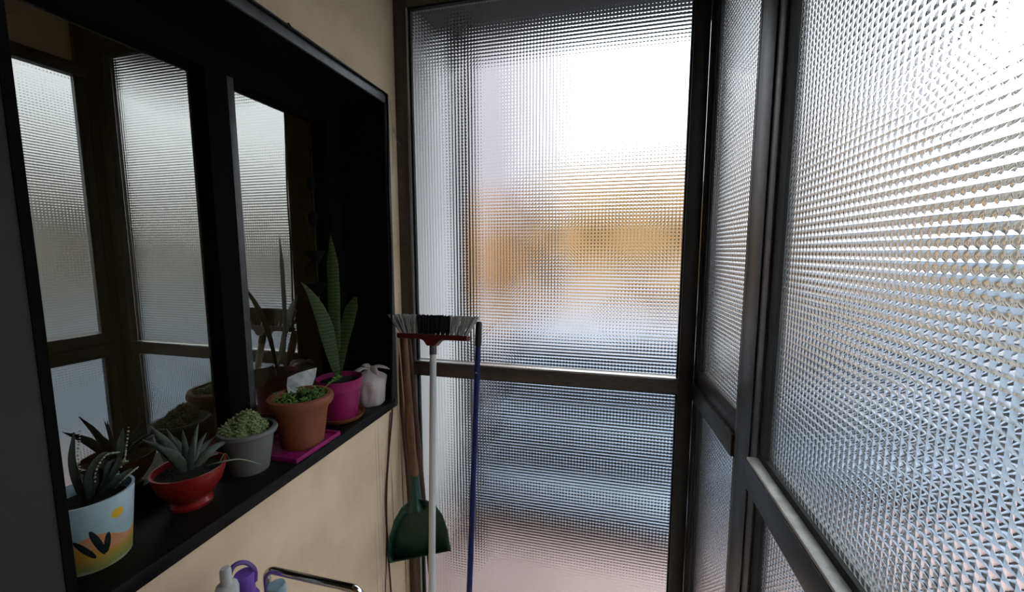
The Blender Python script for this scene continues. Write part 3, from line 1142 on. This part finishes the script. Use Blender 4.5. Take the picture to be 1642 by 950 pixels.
xc = XL + .009
cable('cable', [px(330, -48, 0, xc), px(402, 2, 0, xc), px(510, 77, 0, xc), px(600, 138, 0, xc), px(617, 150, 0, xc), px(621, 168, 0, xc), px(623, 300, 0, xc), px(627, 420, 0, xc), px(628, 560, 0, xc), px(627, 640, 0, xc)],
      .0028, 'wire_black', 'black cable clipped along the head and far side of the window recess')
cable('cord', [px(630, 600, 0, XL + .006), px(629, 660, 0, XL + .006), px(624, 720, 0, XL + .008), px(620, 790, 0, XL + .006), px(621, 860, 0, XL + .006), px(627, 950, 0, XL + .008), px(629, 1000, 0, XL + .006)],
      .0030, 'cord_brown', 'brown cord hanging down the plaster below the sill corner', 'cord')
cable('cord', [px(626, 662, 0, XL + .004), px(622, 730, 0, XL + .005), px(618, 800, 0, XL + .004), px(620, 870, 0, XL + .004), px(618, 960, 0, XL + .004)],
      .0016, 'cord_brown', 'thin brown thread-like cord beside the thicker hanging cord', 'cord')
cable('thread', [px(626, 160, 0, XL + .006), px(628, 190, 0, XL + .006), px(632, 212, 0, XL + .012), px(629, 205, 0, XL + .014), px(634, 222, 0, XL + .02), px(641, 232, 0, XL + .03), px(638, 228, 0, XL + .02), px(629, 200, 0, XL + .01), px(630, 245, 0, XL + .008), px(629, 280, 0, XL + .008)],
      .0006, 'thread', 'thin loose thread tangled below the window cable corner', 'thread')
# curl of peeling paint above the window
fl = [px(458, 38, 0, XL + .001), px(463, 36, 0, XL + .012), px(475, 54, 0, XL + .001)]
tag(MB(fl[0]).poly(fl).done('paint_flake', 'cord_brown', loc=fl[0], smooth=False, solid=.001), 'brown curl of peeling paint above the window cable', 'paint flake')

# hanging ornament in the window
X0 = XW + .022
hc = [px(493, 192, 0, X0), px(491, 238, 0, X0)]
og = thing('hanging_ornament', 'string ornament of two dark beads and two dark cups in front of the window', 'ornament', px(499, 470, 0, X0))
O = og.location.copy()
def opx(x, y):
    return px(x, y, 0, X0)
hk = opx(497, 250)
Ynow = hk.y
def oz(y):
    q = opx(497, y)
    return Vector((X0, Ynow, q.z))
top = Vector((X0, Ynow, 1.926))
MB(O).tube([top, oz(245)], .0005, 6).done('thread', 'wire_black', og)
MB(O).tube(bez([oz(248), oz(240) + Vector((0, .004, 0)), oz(237) + Vector((0, -.003, 0)), oz(242) + Vector((0, -.008, 0))], 14), .0015, 8).done('hook', 'wire_black', og)
MB(O).tube([oz(245), oz(472)], .0013, 8).done('cord', 'wire_black', og)
for yy, rr in ((294, .016), (351, .017)):
    MB(O).ball(oz(yy), rr, 2, (.8, 1.0, 1.5), .12).done('bead', 'wire_black', og)
for yy in (402, 455):
    a, c = oz(yy), oz(yy + 24)
    hgt = a.z - c.z
    MB(O).lathe([(0, a.z - O.z), (.031, a.z - O.z), (.030, a.z - O.z - .004), (.012, a.z - O.z - hgt * .8), (.003, c.z - O.z), (0, c.z - O.z)], 28, (X0, Ynow, O.z)).done('cup', 'wire_black', og)

# ================================================================== CHROME RACK AND BOTTLES
mat('chrome', (0.55, 0.54, 0.53), 0.12, 1.0)
mat('shelf_white', (0.55, 0.55, 0.52), 0.5)
mat('purple', (0.20, 0.09, 0.50), 0.35)
mat('purple_dark', (0.09, 0.035, 0.22), 0.4)
mat('clear_cap', (0.80, 0.80, 0.81), 0.25, trans=0.3, ior=1.3)
mat('clear_plastic', (0.80, 0.84, 0.86), 0.15, trans=0.75, ior=1.25)
mat('blue_cap', (0.42, 0.58, 0.70), 0.3, trans=0.35, ior=1.3)
mat('label_dark', (0.03, 0.025, 0.03), 0.4)
RZ = .66
rk = thing('chrome_rack', 'chrome tube rack with a raised handle loop standing by the plaster wall', 'rack', (-.55, .5, 0))
O = Vector((-.55, .5, 0))
yh = .585
cl = px(430, 917, 1, yh)
cr = px(574, 942, 1, yh)
zt = (cl.z + cr.z) / 2
xl, xr = cl.x - .004, cr.x + .006
def rounded(x0, x1, y, z0, z1, r=.018):
    pts = [Vector((x0, y, z0)), Vector((x0, y, z1 - r))]
    for k in range(1, 7):
        a = math.pi * (1 - k / 12.0)
        pts.append(Vector((x0 + r + r * math.cos(a), y, z1 - r + r * math.sin(a))))
    for k in range(0, 7):
        a = math.pi / 2 * (1 - k / 6.0)
        pts.append(Vector((x1 - r + r * math.cos(a), y, z1 - r + r * math.sin(a))))
    pts += [Vector((x1, y, z1 - r)), Vector((x1, y, z0))]
    return pts
MB(O).tube(rounded(xl, xr, yh, 0, zt), .0068, 14).done('handle_loop', 'chrome', rk)
MB(O).tube(rounded(xl, xr, .40, 0, RZ + .03), .0068, 14).done('front_loop', 'chrome', rk)
for zz in (RZ, .25):
    bb = MB(O)
    bb.box(-.735, xr + .0, .392, yh + .008, zz - .012, zz, .003)
    bb.done('shelf', 'shelf_white', rk)


def bottle(name, lab, top, zbase, prof, m_, capprof, capm, extra=None):
    base_ = Vector((top.x, top.y, zbase))
    t = thing(name, lab, 'bottle', base_)
    H = top.z - zbase
    MB().lathe([(r, z * H) for r, z in prof], 32).done('body', m_, t)
    MB().lathe([(r, z * H) for r, z in capprof], 32).done('cap', capm, t)
    return t, H


tp = px(361, 911, 0, -.60)
t, H = bottle('squeeze_bottle', 'clear squeeze bottle with whitish nozzle cap on the chrome rack', tp, RZ,
              [(0, 0), (.028, 0), (.030, .02), (.030, .70), (.024, .80), (.0155, .83), (0, .83)], 'clear_plastic',
              [(0, .80), (.0165, .80), (.0170, .885), (.0150, .905), (.0085, .915), (.0082, .985), (.006, 1.0), (0, 1.0)], 'clear_cap')
MB().lathe([(.0302, .15 * H), (.0305, .15 * H), (.0305, .62 * H), (.0302, .62 * H)], 32).done('label_band', 'label_dark', t)
tp = px(391, 920, 0, -.635)
t, H = bottle('purple_bottle', 'purple bottle with a looped carry strap on the chrome rack', tp, RZ,
              [(0, 0), (.026, 0), (.028, .02), (.028, .70), (.022, .82), (.0165, .86), (0, .86)], 'purple',
              [(0, .84), (.0165, .84), (.0165, .99), (.0150, 1.0), (0, 1.0)], 'purple')
c = Vector((0, 0, H - .012))
MB().tube(bez([c + Vector((.014, .010, -.01)), c + Vector((.012, .012, .012)), c + Vector((.0, .004, .030)), c + Vector((-.008, -.012, .034)), c + Vector((-.004, -.026, .020)), c + Vector((.004, -.030, .004))], 24), .0042, 10, squash=.45).done('strap', 'purple_dark', t)
tp = px(443, 938, 1, .53)
t, H = bottle('water_bottle', 'clear plastic bottle with pale blue cap inside the chrome handle loop', tp, RZ,
              [(0, 0), (.026, 0), (.028, .02), (.028, .72), (.020, .86), (.0135, .92), (0, .92)], 'clear_plastic',
              [(0, .91), (.0150, .91), (.0150, .985), (.0135, 1.0), (0, 1.0)], 'blue_cap')
